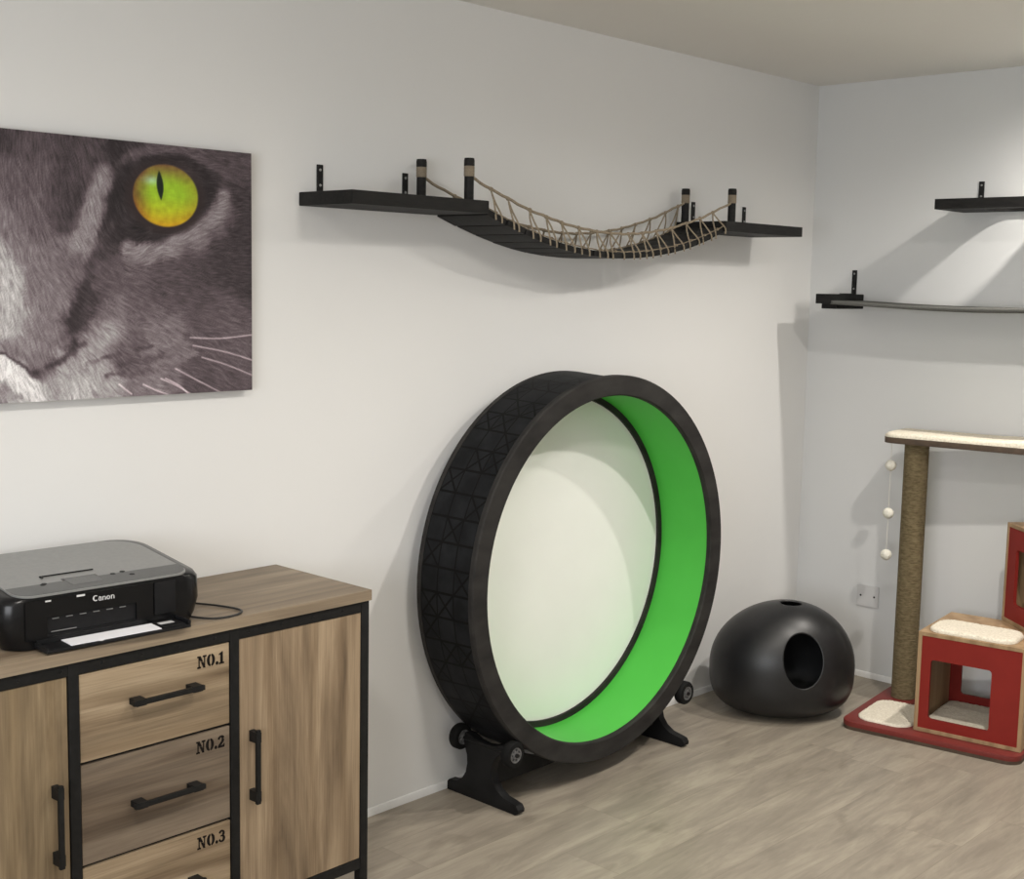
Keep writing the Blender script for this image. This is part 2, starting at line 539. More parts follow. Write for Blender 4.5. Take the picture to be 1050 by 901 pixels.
FLOW= [(-63.9, 56.5, 0, -1),(-57.3, 50.7, 0.1, -1),(-50.3, 46.8, 0.2, -1),(-59.9, 37.6, 0.2, -1),(-53.0, 33.5, 0.6, -0.8),(-45.6, 40.4, 0.3, -1),(-43.0, 47.2, 0.3, -1),(-64.9, 20.3, 0.1, -1),(-58.0, 20.2, 0.5, -1),(-53.4, 18.0, 0.6, -0.9),(-60.5, 13.7, 0.3, -1),(-46.0, 20.2, 0.9, -0.5),(-38.4, 27.1, 1, -0.5),(-30.6, 27.2, 1, -0.3),(-16.9, 29.8, 1, -0.2),(-5.4, 34.9, 1, -0.1),(-41.1, 15.6, 0.8, -0.7),(-46.3, 6.6, 0.6, -0.8),(-30.8, 13.1, 1, -0.4),(-22.8, 8.2, 1, -0.5),(-11.5, 2.9, 1, -0.5),(-30.5, 35.3, 0.8, 0.4),(-16.8, 39.3, 1, 0.5),(-8.2, 45.7, 1, 0.4),(-5.3, 54.4, 1, -0.2),(-22.1, 58.3, 1, -0.1),(-37.9, 56.5, 0.6, -0.8),(-53.7, 4.6, 0.5, -1)]
WHISK= [[(-18.5, 13.9),(-9.9, 13.5),(0.2, 14.3)], [(-17.7, 11.9),(-7.9, 10.0),(0.8, 7.5)], [(-15.2, 8.9),(-7.9, 6.8),(0.4, 3.7)], [(-22.8, 6.3),(-15.8, 2.8),(-9.8, -0.1)], [(-26.9, 4.0),(-22.8, 2.2),(-18.4, -0.2)], [(-25.6, 4.0),(-21.5, 1.9),(-19.2, -0.2)], [(-31.8, 2.8),(-28.3, 1.2),(-25.1, -0.0)], [(-38.3, 3.1),(-35.0, 0.6)]]
STROKES= [([(-49.8, 59.5),(-51.3, 50.9),(-49.7, 43.2)], 5.3, 60, 0.75),([(-61.3, 59.9),(-60.7, 50.2)], 6.2, 78, 0.5),([(-38.5, 59.7),(-37.7, 56.6)], 2.3, 42, 0.9),([(-41.3, 52.4),(-44.5, 45.8),(-46.6, 39.4),(-45.0, 36.3)], 3.9, 128, 0.95),([(-35.9, 56.0),(-28.4, 59.2),(-20.8, 59.0),(-10.9, 56.1),(-2.7, 52.2)], 2.3, 88, 0.8),([(-34.8, 53.6),(-38.3, 47.0),(-39.9, 40.1),(-37.1, 38.0)], 4.1, 40, 0.95),([(-37.1, 38.2),(-30.6, 38.0),(-24.0, 38.9),(-17.1, 42.8),(-13.0, 48.3),(-12.8, 52.3),(-16.4, 55.7),(-22.8, 57.0),(-32.2, 55.0)], 3.0, 42, 0.95),([(-39.6, 40.1),(-42.5, 36.0),(-45.4, 30.7),(-46.3, 23.9)], 2.8, 58, 0.8),([(-35.1, 34.9),(-29.8, 34.0),(-23.0, 36.6),(-16.1, 40.5),(-10.0, 44.8),(-7.9, 48.6)], 4.1, 122, 0.95),([(-3.7, 51.7),(-2.2, 36.9),(-3.9, 28.1),(-13.2, 30.6)], 6.2, 58, 0.7),([(-28.0, 26.1),(-17.3, 26.2)], 6.2, 70, 0.5),([(-66.4, 33.3),(-65.2, 25.7),(-66.0, 16.5)], 4.8, 172, 0.9),([(-66.2, 40.1),(-63.5, 34.9)], 4.4, 112, 0.6),([(-58.0, 28.9),(-55.7, 21.1),(-57.5, 15.6)], 6.2, 112, 0.6),([(-46.4, 25.1),(-49.4, 19.5),(-50.3, 16.3)], 3.0, 50, 0.9),([(-65.7, 12.5),(-61.0, 10.1),(-56.9, 8.7)], 2.7, 108, 0.9),([(-46.9, 13.1),(-51.8, 9.8),(-56.0, 7.9)], 1.8, 52, 0.95),([(-59.4, 6.1),(-56.5, 5.7)], 2.0, 42, 0.95),([(-55.3, 4.1),(-50.5, 6.3),(-43.9, 11.8),(-39.3, 15.8)], 5.5, 150, 0.8),([(-68.2, 9.0),(-64.3, 6.3),(-60.7, 3.5),(-58.7, 0.7)], 4.1, 208, 0.97),([(-67.7, 1.0),(-62.8, 1.1)], 1.6, 135, 0.9),([(-67.4, 11.5),(-62.6, 8.6),(-59.0, 5.8)], 0.7, 70, 0.9),([(-42.1, 9.5),(-38.0, 10.3)], 1.2, 74, 0.8),([(-38.1, 7.5),(-33.4, 8.8)], 1.2, 72, 0.8),([(-33.4, 10.7),(-29.1, 11.9)], 1.2, 70, 0.8),([(-31.1, 8.1),(-26.3, 9.7)], 1.1, 78, 0.8),([(-41.3, 5.2),(-36.7, 5.8)], 1.2, 78, 0.8),([(-34.0, 5.3),(-29.2, 6.8)], 1.1, 80, 0.7),([(-46.6, 8.2),(-43.0, 8.9)], 1.1, 100, 0.6),([(-32.0, 10.1),(-23.4, 11.8)], 1.4, 116, 0.8),([(-29.2, 7.2),(-16.4, 9.7)], 1.4, 112, 0.8),([(-35.9, 2.9),(-26.4, 5.0)], 2.0, 110, 0.6),([(-11.4, 8.0),(-0.8, 1.4)], 5.3, 76, 0.7),([(-13.3, 18.5),(-0.8, 16.6)], 4.4, 86, 0.6),([(-19.4, 14.2),(-15.4, 11.6)], 2.7, 66, 0.6)]



def paint_cat(nx, nz, x0, x1, z0, z1):
    """tones of the printed photograph over the canvas, in centimetres from its bottom right corner"""
    X, Z = np.meshgrid(np.linspace(x0, x1, nx), np.linspace(z0, z1, nz))
    rs = np.random.RandomState(7)

    def smooth(a, k):
        for ax in (0, 1):
            c = np.cumsum(np.concatenate([np.repeat(a.take([0], ax), k, ax), a, np.repeat(a.take([-1], ax), k, ax)], ax), ax)
            n = a.shape[ax]
            a = (c.take(range(2 * k, 2 * k + n), ax) - c.take(range(0, n), ax)) / (2.0 * k)
        return a
    num = np.zeros_like(X)
    den = np.zeros_like(X)
    wob = smooth(rs.rand(nz, nx), 4)
    wx = smooth(rs.rand(nz, nx) - .5, 5) * 14
    wz = smooth(rs.rand(nz, nx) - .5, 5) * 14
    for (a, c, g) in TONE:
        d2 = (X + wx - a) ** 2 + (Z + wz - c) ** 2 + 2.0
        w = 1.0 / d2 ** 2.6
        num += w * g
        den += w
    T = num / den
    def seg_d(pts, XX=X, ZZ=Z):
        D = np.full_like(X, 1e9)
        for (a, c), (e, f) in zip(pts[:-1], pts[1:]):
            L2 = (e - a) ** 2 + (f - c) ** 2
            t = np.clip(((XX - a) * (e - a) + (ZZ - c) * (f - c)) / L2, 0, 1)
            D = np.minimum(D, np.hypot(XX - a - t * (e - a), ZZ - c - t * (f - c)))
        return D
    T = 84 + (T - 84) * 1.12
    for pts, wd, tone, op in STROKES:
        D = seg_d(smooth2(pts), X + wx * .5, Z + wz * .5)
        al = np.clip((wd * 0.85 - D) / (wd * 0.75), 0, 1)
        al = op * al * al * (3 - 2 * al)
        T = T * (1 - al) + tone * al
    fu = np.zeros_like(X)
    fv = np.zeros_like(X)
    for (a, c, dx, dz) in FLOW:
        w = 1.0 / ((X - a) ** 2 + (Z - c) ** 2 + 6.0) ** 1.5
        L = math.hypot(dx, dz)
        fu += w * dx / L
        fv += w * dz / L
    ang = np.arctan2(fv, fu) + (smooth(rs.rand(nz, nx) - .5, 6) * 5.0)
    ux, uz = np.cos(ang), np.sin(ang)
    noise = rs.rand(nz, nx)
    noise = 0.6 * noise + 0.4 * smooth(rs.rand(nz, nx), 1) * 1.6
    acc = np.zeros_like(X)
    I, J = np.meshgrid(np.arange(nz), np.arange(nx), indexing='ij')
    for sgn in (1, -1):
        pi, pj = I.astype(float), J.astype(float)
        for k in range(5):
            ii = np.clip(np.rint(pi), 0, nz - 1).astype(int)
            jj = np.clip(np.rint(pj), 0, nx - 1).astype(int)
            acc += noise[ii, jj]
            pi = pi + sgn * uz[ii, jj]
            pj = pj + sgn * ux[ii, jj]
    acc /= 10
    acc = (acc - acc.mean()) / acc.std()
    T = T + acc * (2.2 + 0.075 * T)
    tn = np.clip((170 - T) / 90, 0.1, 1)
    R, G, B = T * (1 + .07 * tn), T * (1 - .06 * tn), T * (1 + .0 * tn)
    for pts, wd, br in [(p, 0.17, 95) for p in WHISK]:
        D = seg_d(smooth2(pts))
        k = np.exp(-(D / wd) ** 2) * br
        R, G, B = R + k, G + k * .95, B + k * .97
    # eye
    ex, ez, rx, rz = -24.9, 48.2, 9.2, 7.6
    q = np.hypot((X - ex) / rx, (Z - ez) / rz)
    dark = np.clip((1.30 - q) / 0.25, 0, 1)
    for_c = (46, 37, 38)
    top = np.clip((Z - ez) / rz, -1, 1)
    dark = dark * (1 - 0.55 * np.clip(top, 0, 1))
    R, G, B = R * (1 - dark) + for_c[0] * dark, G * (1 - dark) + for_c[1] * dark, B * (1 - dark) + for_c[2] * dark
    iris = np.clip((1.0 - q) / 0.05, 0, 1)
    n1 = smooth(rs.rand(nz, nx) - .5, 3) * 120
    edge = np.clip((q - 0.50) / 0.5, 0, 1)
    upp = np.clip((Z - ez) / rz - 0.35, 0, 1)
    lef = np.clip((ex - X) / rx - 0.45, 0, 1)
    low = np.clip((ez - Z) / rz, 0, 1)
    IR = 146 + 52 * low + n1 * .8 - 42 * upp - 70 * lef
    IG = 182 - 6 * low + n1 - 110 * upp - 150 * lef - 28 * edge
    IB = 42 + n1 * .3 - 14 * low + 20 * upp
    gl = np.exp(-((X + 28.7) / 2.2) ** 2 - ((Z - 51.6) / 1.1) ** 2)
    IR, IG, IB = IR + 20 * gl, IG + 30 * gl, IB + 100 * gl
    pz = np.clip((Z - 46.9) / 7.3, 0, 1)
    pw = 1.05 * np.sin(PI * pz) ** 0.8
    pc = -26.75 + 0.5 * (1 - pz)
    pup = np.clip((pw - np.abs(X - pc)) / 0.25, 0, 1)
    IR, IG, IB = IR * (1 - pup) + 22 * pup, IG * (1 - pup) + 34 * pup, IB * (1 - pup) + 22 * pup
    R, G, B = R * (1 - iris) + IR * iris, G * (1 - iris) + IG * iris, B * (1 - iris) + IB * iris
    out = np.stack([R, G, B], -1)
    out = np.clip(out, 18, 235) / 255.0
    lin = ((out + 0.055) / 1.055) ** 2.4
    return np.clip(lin * PRINT_GAIN, 0, 0.95)


PRINT_GAIN = 1.2


def smooth2(pts):
    return [(p.x, p.y) for p in smooth_path([(a, c, 0) for a, c in pts], 5)]


def build_canvas():
    g = N('canvas_print')
    at = g.n('ShaderNodeAttribute', attribute_name='print_tone')
    mat = g.set(at.outputs['Color'], 0.6, 0, 0.25)
    w, h, d = 0.90, 0.603, 0.030
    nx, nz = 451, 303
    xs = np.linspace(-w, 0, nx)
    zs = np.linspace(0, h, nz)
    Xg, Zg = np.meshgrid(xs, zs)
    front = np.stack([Xg, np.full_like(Xg, -d), Zg], -1).reshape(-1, 3)
    idx = np.arange(nx * nz).reshape(nz, nx)
    quads = np.stack([idx[:-1, :-1], idx[:-1, 1:], idx[1:, 1:], idx[1:, :-1]], -1).reshape(-1, 4)
    loop = np.concatenate([idx[0, :], idx[1:, -1], idx[-1, -2::-1], idx[-2:0:-1, 0]])
    back = front[loop].copy()
    back[:, 1] = -0.001
    nb = len(front)
    n = len(loop)
    side = np.array([[loop[i], nb + i, nb + (i + 1) % n, loop[(i + 1) % n]] for i in range(n)])
    V = np.concatenate([front, back])
    F = np.concatenate([quads, side]).tolist()
    F.append([nb + i for i in range(n)][::-1])
    me = bpy.data.meshes.new('canvas_print')
    me.from_pydata(V.tolist(), [], F)
    colr = paint_cat(nx, nz, -w * 100, 0, 0, h * 100).reshape(-1, 3)
    allc = np.ones((len(V), 4), np.float32)
    allc[:nb, :3] = colr
    allc[nb:, :3] = colr[loop]
    at_ = me.color_attributes.new('print_tone', 'FLOAT_COLOR', 'POINT')
    at_.data.foreach_set('color', allc.ravel())
    me.materials.append(mat)
    o = new_obj('canvas_print', me)
    o.location = (-2.8134, 0, 1.2906)
    tag(o, 'frameless canvas print, grey close-up of a cat with one yellow-green eye', 'picture')


build_canvas()

# ------------------------------------------------------------------ sideboard
CX0, CX1, CYF, CYB, CZ = -3.930, -2.7255, -0.4083, -0.012, 0.8133
side = thing('sideboard', 'oak-effect sideboard with black metal frame, numbered drawers and two doors', 'sideboard', (CX1, CYB, 0))
lx = lambda x: x - CX1
ly = lambda y: y - CYB
obj('worktop', box(BM(), lx(CX0), 0, ly(CYF), 0, CZ - .0268, CZ, .002), M_top, side)
b = BM()
fy0 = ly(-0.402)
fy1 = -0.006
zt = CZ - .0268
P = .024
for x in (CX0 + .004, -3.5385, -3.1430 + .001, CX1 - .004 - P):
    box(b, lx(x), lx(x) + P, fy0, fy0 + P, 0.10 if x in (-3.5385, -3.142) else 0.0, zt, .0015)
for x in (CX0 + .004, CX1 - .004 - P):
    box(b, lx(x), lx(x) + P, fy1 - P, fy1, 0.0, zt, .0015)
    box(b, lx(x), lx(x) + P, fy0 + P, fy1 - P, zt - .026, zt, .0015)
    box(b, lx(x), lx(x) + P, fy0 + P, fy1 - P, .092, .116, .0015)
for (z0, z1) in ((zt - .028, zt), (.090, .117)):
    box(b, lx(CX0 + .004 + P), lx(CX1 - .004 - P), fy0 + .001, fy0 + P, z0, z1, .0015)
    box(b, lx(CX0 + .004 + P), lx(CX1 - .004 - P), fy1 - P, fy1, z0, z1, .0015)
for k in range(12):
    xx = lx(CX0) + .1 + k * .0925
    lathe(b, [(0, fy0 - .0012), (.003, fy0 - .001), (.004, fy0 + .001)], 'y', (xx, 0, zt - .014), 10)
obj('frame', b, M_blackmetal, side)
for (x0, x1) in ((CX0 + .006, CX0 + .020), (CX1 - .020, CX1 - .006)):
    obj('side_panel', box(BM(), lx(x0), lx(x1), fy0 + P, fy1 - P, .116, zt - .026), M_door2, side)
obj('back_panel', box(BM(), lx(CX0 + .02), lx(CX1 - .02), -.012, -.008, .10, zt - .001), M_door2, side)
obj('bottom_panel', box(BM(), lx(CX0 + .02), lx(CX1 - .02), fy0 + .03, -.012, .100, .114), M_door2, side)
for x in (-3.533, -3.137):
    obj('divider', box(BM(), lx(x), lx(x) + .014, fy0 + .03, -.012, .114, zt - .001), M_door2, side)


def bar_handle(L, horizontal, parent, cx, cz):
    b = BM()
    y = fy0 + .003
    h = L / 2
    # bar
    if horizontal:
        box(b, cx - h, cx + h, y - .030, y - .021, cz - .0055, cz + .0055, .0012)
        for s in (-1, 1):
            xa = cx + s * (h - .018)
            prism(b, [(xa - .013, y), (xa + .013, y), (xa + .012, y - .0295), (xa - .012, y - .0295)], 'z', cz - .0068, cz + .0068)
    else:
        box(b, cx - .0055, cx + .0055, y - .030, y - .021, cz - h, cz + h, .0012)
        for s in (-1, 1):
            za = cz + s * (h - .018)
            prism(b, [(y, za - .013), (y, za + .013), (y - .0295, za + .012), (y - .0295, za - .012)], 'x', cx - .0068, cx + .0068)
    obj('handle', b, M_blackmetal, parent)


# stencilled characters as flat shapes: each a list of polygons in a unit-high cell


def arc(cx, cz, rx, rz, a0, a1, n=10):
    return [(cx + rx * math.cos(math.radians(a0 + (a1 - a0) * i / n)), cz + rz * math.sin(math.radians(a0 + (a1 - a0) * i / n))) for i in range(n + 1)]


def ribbon(path, widths):
    L, Rr = [], []
    for i, p in enumerate(path):
        a = path[max(i - 1, 0)]
        c = path[min(i + 1, len(path) - 1)]
        dx, dz = c[0] - a[0], c[1] - a[1]
        k = math.hypot(dx, dz) or 1
        nx, nz = -dz / k, dx / k
        w = widths[i] / 2
        L.append((p[0] + nx * w, p[1] + nz * w))
        Rr.append((p[0] - nx * w, p[1] - nz * w))
    return L + Rr[::-1]


GLYPH = {
    'N': (0.98, [[(0.14, .10), (.22, .10), (.22, .90), (.14, .90)], [(0, 0), (.36, 0), (.36, .10), (0, .10)],
                 [(0.0, 1), (.34, 1), (.58, .56), (.38, .56), (.10, .92), (0, .92)], [(.42, .48), (.62, .48), (.86, .0), (.66, .0)],
                 [(.76, .22), (.84, .05), (.84, .90), (.76, .90)], [(.62, .90), (.98, .90), (.98, 1), (.62, 1)]]),
    'O': (0.86, [arc(.40, .5, .40, .5, 100, 260) + arc(.40, .5, .14, .40, 260, 100), arc(.46, .5, .40, .5, -80, 80) + arc(.46, .5, .14, .40, 80, -80)]),
    '.': (0.30, [arc(.15, .12, .13, .13, 0, 330, 10)]),
    '1': (0.52, [[(.16, .1), (.40, .1), (.40, 1), (.30, 1), (.16, .90)], [(0, .78), (.13, .84), (.13, .92), (0, .82)], [(0.0, 0), (.54, 0), (.54, .09), (0, .09)]]),
    '2': (0.72, [ribbon(arc(.34, .70, .26, .24, 170, 15, 8), [.16, .17, .14, .12, .12, .15, .2, .24, .24]),
                 ribbon([(.58, .68), (.54, .52), (.36, .34), (.16, .20), (.06, .10)], [.24, .22, .17, .13, .10]),
                 [(.02, 0), (.70, 0), (.74, .26), (.66, .26), (.60, .16), (.30, .16), (.02, .07)]]),
    '3': (0.70, [ribbon(arc(.32, .74, .24, .21, 165, -60, 9), [.14, .15, .13, .11, .11, .14, .19, .22, .2, .12]),
                 ribbon(arc(.32, .28, .27, .25, 70, -165, 10), [.1, .15, .2, .24, .24, .2, .14, .11, .11, .14, .17]),
                 [(.22, .49), (.40, .49), (.40, .56), (.22, .56)]]),
    'C': (0.80, [ribbon(arc(.42, .5, .34, .42, 48, 312, 14), [.18, .14, .11, .12, .15, .19, .22, .23, .22, .19, .15, .12, .11, .12, .15])]),
    'a': (0.62, [ribbon(arc(.27, .25, .19, .20, 20, 340, 12), [.11] * 13), [(.42, .0), (.55, .0), (.55, .64), (.42, .64)],
                 ribbon(arc(.27, .48, .21, .17, 150, 10, 7), [.1] * 8)]),
    'n': (0.64, [[(.02, 0), (.16, 0), (.16, .64), (.02, .64)], ribbon(arc(.32, .40, .20, .20, 170, 0, 8), [.11] * 9), [(.45, 0), (.59, 0), (.59, .42), (.45, .42)]]),
    'o': (0.66, [arc(.30, .32, .30, .33, 90, 270) + arc(.30, .32, .14, .24, 270, 90), arc(.30, .32, .30, .33, -90, 90) + arc(.30, .32, .14, .24, 90, -90)]),
}


def fatten(p, k):
    n = len(p)
    area = sum(p[i][0] * p[(i + 1) % n][1] - p[(i + 1) % n][0] * p[i][1] for i in range(n))
    s = 1 if area > 0 else -1
    out = []
    for i in range(n):
        a, c = p[i - 1], p[(i + 1) % n]
        q = p[i]
        d1 = Vector((q[0] - a[0], q[1] - a[1])).normalized() if (q[0] != a[0] or q[1] != a[1]) else Vector((1, 0))
        d2 = Vector((c[0] - q[0], c[1] - q[1])).normalized() if (q[0] != c[0] or q[1] != c[1]) else d1
        n1, n2 = Vector((d1.y, -d1.x)) * s, Vector((d2.y, -d2.x)) * s
        m_ = n1 + n2
        m_ = m_ / max(0.6, m_.length_squared / 2) if m_.length > 1e-6 else n1
        out.append((q[0] + m_.x * k, q[1] + m_.y * k))
    return out


def lettering(text, h, gap=0.09, sx=1.0, bold=0.0):
    """polygons of a word, origin bottom left, height h"""
    x = 0.0
    out = []
    for ch in text:
        adv, polys = GLYPH[ch]
        for p in polys:
            out.append([((x + q[0]) * h * sx, q[1] * h) for q in (fatten(p, bold) if bold else p)])
        x += adv + gap
    return out, x * h * sx


zs_dr = [(.7560, .5668), (.5598, .3418), (.3348, .1190)]
for zg in (.5633, .3383):
    obj('drawer_rail', box(BM(), lx(-3.5145), lx(-3.1420), fy0 + .012, fy0 + .022, zg - .006, zg + .006), M_blackmetal, side)
for i, (z1, z0) in enumerate(zs_dr):
    x0, x1 = -3.5125, -3.1440
    d = obj('drawer', box(BM(), lx(x0), lx(x1), fy0 + .003, fy0 + .021, z0, z1, .0008), M_dr[i], side)
    hz = (.675, .447, .226)[i]
    bar_handle(.176, True, d, lx(-3.315), hz)
    polys, wid = lettering('NO.' + str(i + 1), .0272, .10, .86, .024)
    b = BM()
    for p in polys:
        prism(b, [(lx(x1) - .012 - wid + q[0], z1 - .045 + q[1]) for q in p], 'y', fy0 + .0024, fy0 + .0034)
    obj('stencilled_number', b, M_ink, d, 0)
for (x0, x1, mat, hx, hz) in ((-3.1170, -2.7545, M_door, -3.083, .452), (-3.9015, -3.5405, M_door2, -3.572, .452)):
    d = obj('door', box(BM(), lx(x0), lx(x1), fy0 + .003, fy0 + .021, .119, .7575, .0008), mat, side)
    bar_handle(.178, False, d, lx(hx), hz)

# ------------------------------------------------------------------ printer on the sideboard
pr = thing('printer', 'black and grey inkjet printer standing on the sideboard', 'printer', (-3.655, -.352, CZ), math.radians(-2.5))
PW, PD = .470, .328


def outline(inset, front_r=.045, back_r=.02, fr=0.0, w=PW, d=PD):
    pts = []
    x0, x1, y0, y1 = inset, w - inset, fr, d - inset
    for cx, cy, r, a0 in ((x1 - back_r, y1 - back_r, back_r, 0), (x0 + back_r, y1 - back_r, back_r, 90), (x0 + front_r, y0 + front_r, front_r, 180), (x1 - front_r, y0 + front_r, front_r, 270)):
        for i in range(9):
            a = math.radians(a0 + 90 * i / 8)
            pts.append((cx + r * math.cos(a), cy + r * math.sin(a)))
    return pts


def loft(bm, loops):
    R = [[bm.verts.new(Vector(p)) for p in L] for L in loops]
    bm.faces.new(R[0][::-1])
    bm.faces.new(R[-1])
    n = len(R[0])
    for A, B in zip(R[:-1], R[1:]):
        for i in range(n):
            bm.faces.new((A[i], A[(i + 1) % n], B[(i + 1) % n], B[i]))
    return bm


def ptop(y, base):
    return base - .009 + .036 * max(0.0, min(1.0, y / PD))


def zl(pts, z, slope=True):
    return [(p[0], p[1], (ptop(p[1], z) if slope else z)) for p in pts]


b = BM()
loft(b, [zl(outline(.020, .05, .05), .002, False), zl(outline(.010, .05, .05, .0), .018, False), zl(outline(0.0, .05, .05), .05, False), zl(outline(.002, .05, .06), .104), zl(outline(.010, .05, .07), .114), zl(outline(.026, .045, .07, .001), .1185)])
obj('body', b, M_pbody, pr, 40)
lid_o = outline(.036, .040, .075, -.0015)
b = BM()
loft(b, [zl(lid_o, .1185), zl(lid_o, .1215), zl([(p[0] * .996 + .0008, p[1] * .992 + .0008) for p in lid_o], .1225)])
obj('scanner_lid', b, M_plid, pr, 30)
b = BM()
cp = [(p[0], p[1]) for p in outline(.038, .038, .0005, .003, PW, .100)]
loft(b, [zl(cp, .1223), zl(cp, .1232)])
panel = obj('control_panel', b, M_ppanel, pr, 30)
b = BM()
sc = [(.168, .028), (.238, .028), (.238, .072), (.168, .072)]
loft(b, [zl(sc, .1230), zl(sc, .1236)])
obj('screen', b, M_screen, panel, 0)
obj('screen_bezel', plate_hole(BM(), [(.164, .024), (.242, .024), (.242, .076), (.164, .076)], sc, 'z', .1205, .1218, Matrix(((1, 0, 0, 0), (0, 1, 0, 0), (0, .036 / .328, 1, -.0077), (0, 0, 0, 1)))), M_pbody, panel, 0)
for (x, y) in ((.115, .055), (.120, .060), (.275, .06), (.30, .065), (.31, .04)):
    q = [(x + .006 * math.cos(k * PI / 5), y + .005 * math.sin(k * PI / 5)) for k in range(10)]
    obj('button', loft(BM(), [zl(q, .1230), zl(q, .1238)]), M_pmatt, panel, 0)
b = BM()
box(b, .130, .252, .1045, .1065, ptop(.105, .1225), ptop(.105, .1252))
box(b, .130, .134, .094, .1065, ptop(.1, .1225), ptop(.1, .1246))
obj('lid_grip', b, M_pbody, pr, 0)
# front: flat panel, recess with rollers, output tray
b = BM()
plate_hole(b, [(.050, .022), (.335, .022), (.335, .104), (.050, .104)], [(.095, .026), (.296, .026), (.296, .066), (.095, .066)], 'y', -.005, .003)
fp = obj('front_panel', b, M_pbody, pr, 0)
b = BM()
box(b, .093, .298, -.0005, .0035, .024, .068)
obj('paper_slot', b, M_pmatt, fp, 0)
for k in range(6):
    obj('feed_roller', box(BM(), .108 + k * .030, .122 + k * .030, -.0028, .0, .0600, .0617), M_dull, fp, 0)
obj('slot_edge', box(BM(), .105, .160, -.0028, 0, .0330, .0345), M_dull, fp, 0)
b = BM()
box(b, .340, .392, -.0035, .02, .03, .102, .003)
obj('card_slot_cover', b, M_pmatt, pr)
polys, wid = lettering('Canon', .0130, .06, 1.05)
b = BM()
for p in polys:
    prism(b, [(.196 + q[0], .0835 + q[1]) for q in p], 'y', -.0060, -.0048)
obj('maker_lettering', b, M_silver, pr, 0)
obj('indicator', box(BM(), .160, .178, -.0062, -.0048, .0990, .1030), M_silver, pr, 0)
obj('indicator', box(BM(), .092, .104, -.0062, -.0048, .0985, .1015), M_silver, pr, 0)
b = BM()
box(b, .070, .398, -.056, .010, .004, .011, .002)
box(b, .070, .076, -.056, .004, .010, .016, .0015)
box(b, .392, .398, -.056, .004, .010, .020, .0015)
box(b, .334, .390, -.050, .004, .010, .014, .001)
box(b, .074, .312, -.004, .006, .010, .028, .001)
tray = obj('output_tray', b, M_pmatt, pr)
b = BM()
box(b, .340, .374, -.028, -.012, .0135, .0146)
obj('tray_label', b, M_silver, tray, 0)
b = BM()
lathe(b, [(0, 0), (.006, 0), (.006, .001), (0, .001)], 'z', (.19, -.050, .0108), 12)
obj('tray_mark', b, M_silver, tray, 0)
# the sheet of paper in the tray
b = BM()
box(b, 0, .205, 0, .046, 0, .0016)
pp = obj('paper_sheet', b, M_paper, None, 0)
mp = Matrix.Translation(Vector((-3.655, -.352, CZ))) @ Matrix.Rotation(math.radians(-2.5), 4, 'Z')
pp.matrix_world = mp @ Matrix.Translation(Vector((.124, -.0520, .0113))) @ Matrix.Rotation(math.radians(2.0), 4, 'X')
tag(pp, 'white sheet of paper lying in the printer output tray', 'paper')
cab = [(-3.23, -.20, CZ + .030), (-3.19, -.205, CZ + .022), (-3.145, -.235, CZ + .006), (-3.108, -.300, CZ + .004), (-3.092, -.360, CZ + .004), (-3.105, -.392, CZ + .004),
       (-3.145, -.403, CZ + .004), (-3.185, -.392, CZ + .004), (-3.212, -.350, CZ + .005), (-3.25, -.30, CZ + .010)]
b = BM()
tube(b, [mp.inverted() @ Vector(p) for p in smooth_path(cab, 8)], .0026, 6)
obj('power_cable', b, M_cable, pr)

# ------------------------------------------------------------------ rope bridge on the back wall
SZ0, SZ1 = 1.773, 1.809
br = thing('cat_rope_bridge', 'black plank rope bridge hung between two wall platforms with rope handrails', 'cat bridge', (-1.55, 0, 1.77))
BR = Vector((-1.55, 0, 1.77))


def off(M):
    return Matrix.Translation(-M)


OB = off(BR)


def bracket(x, ztop, parent, OM, axis='x', zlow=SZ1, foot=.12):
    """flat steel angle bracket: leg up the wall with two screws, foot under nothing but along the board top"""
    b = BM()
    box(b, x - .0105, x + .0105, -.0045, -.0005, zlow - .002, ztop, .001, 1, OM)
    box(b, x - .0105, x + .0105, -foot, -.0005, zlow - .0005, zlow + .003, .001, 1, OM)
    o = obj('bracket', b, M_blackmetal, parent)
    for z in (ztop - .014, zlow + .022):
        obj('screw', lathe(BM(), [(0, -.0072), (.0030, -.0068), (.0042, -.0044)], 'y', (x, 0, z), 12, False, OM), M_screw, o)
    return o


XA, XB = -2.14, -.96
for (x0, x1, bx) in ((-2.640, XA, (-2.571, -2.262)), (XB, -.452, (-.850, -.517))):
    b = BM()
    box(b, x0, x1, -.222, -.001, SZ0, SZ1, .003, 2, OB)
    pf = obj('platform', b, M_black, br)
    for x in bx:
        bracket(x, 1.886, pf, OB)


def sag(x, z0, dz, half):
    return z0 + dz * ((x + 1.55) / half) ** 2


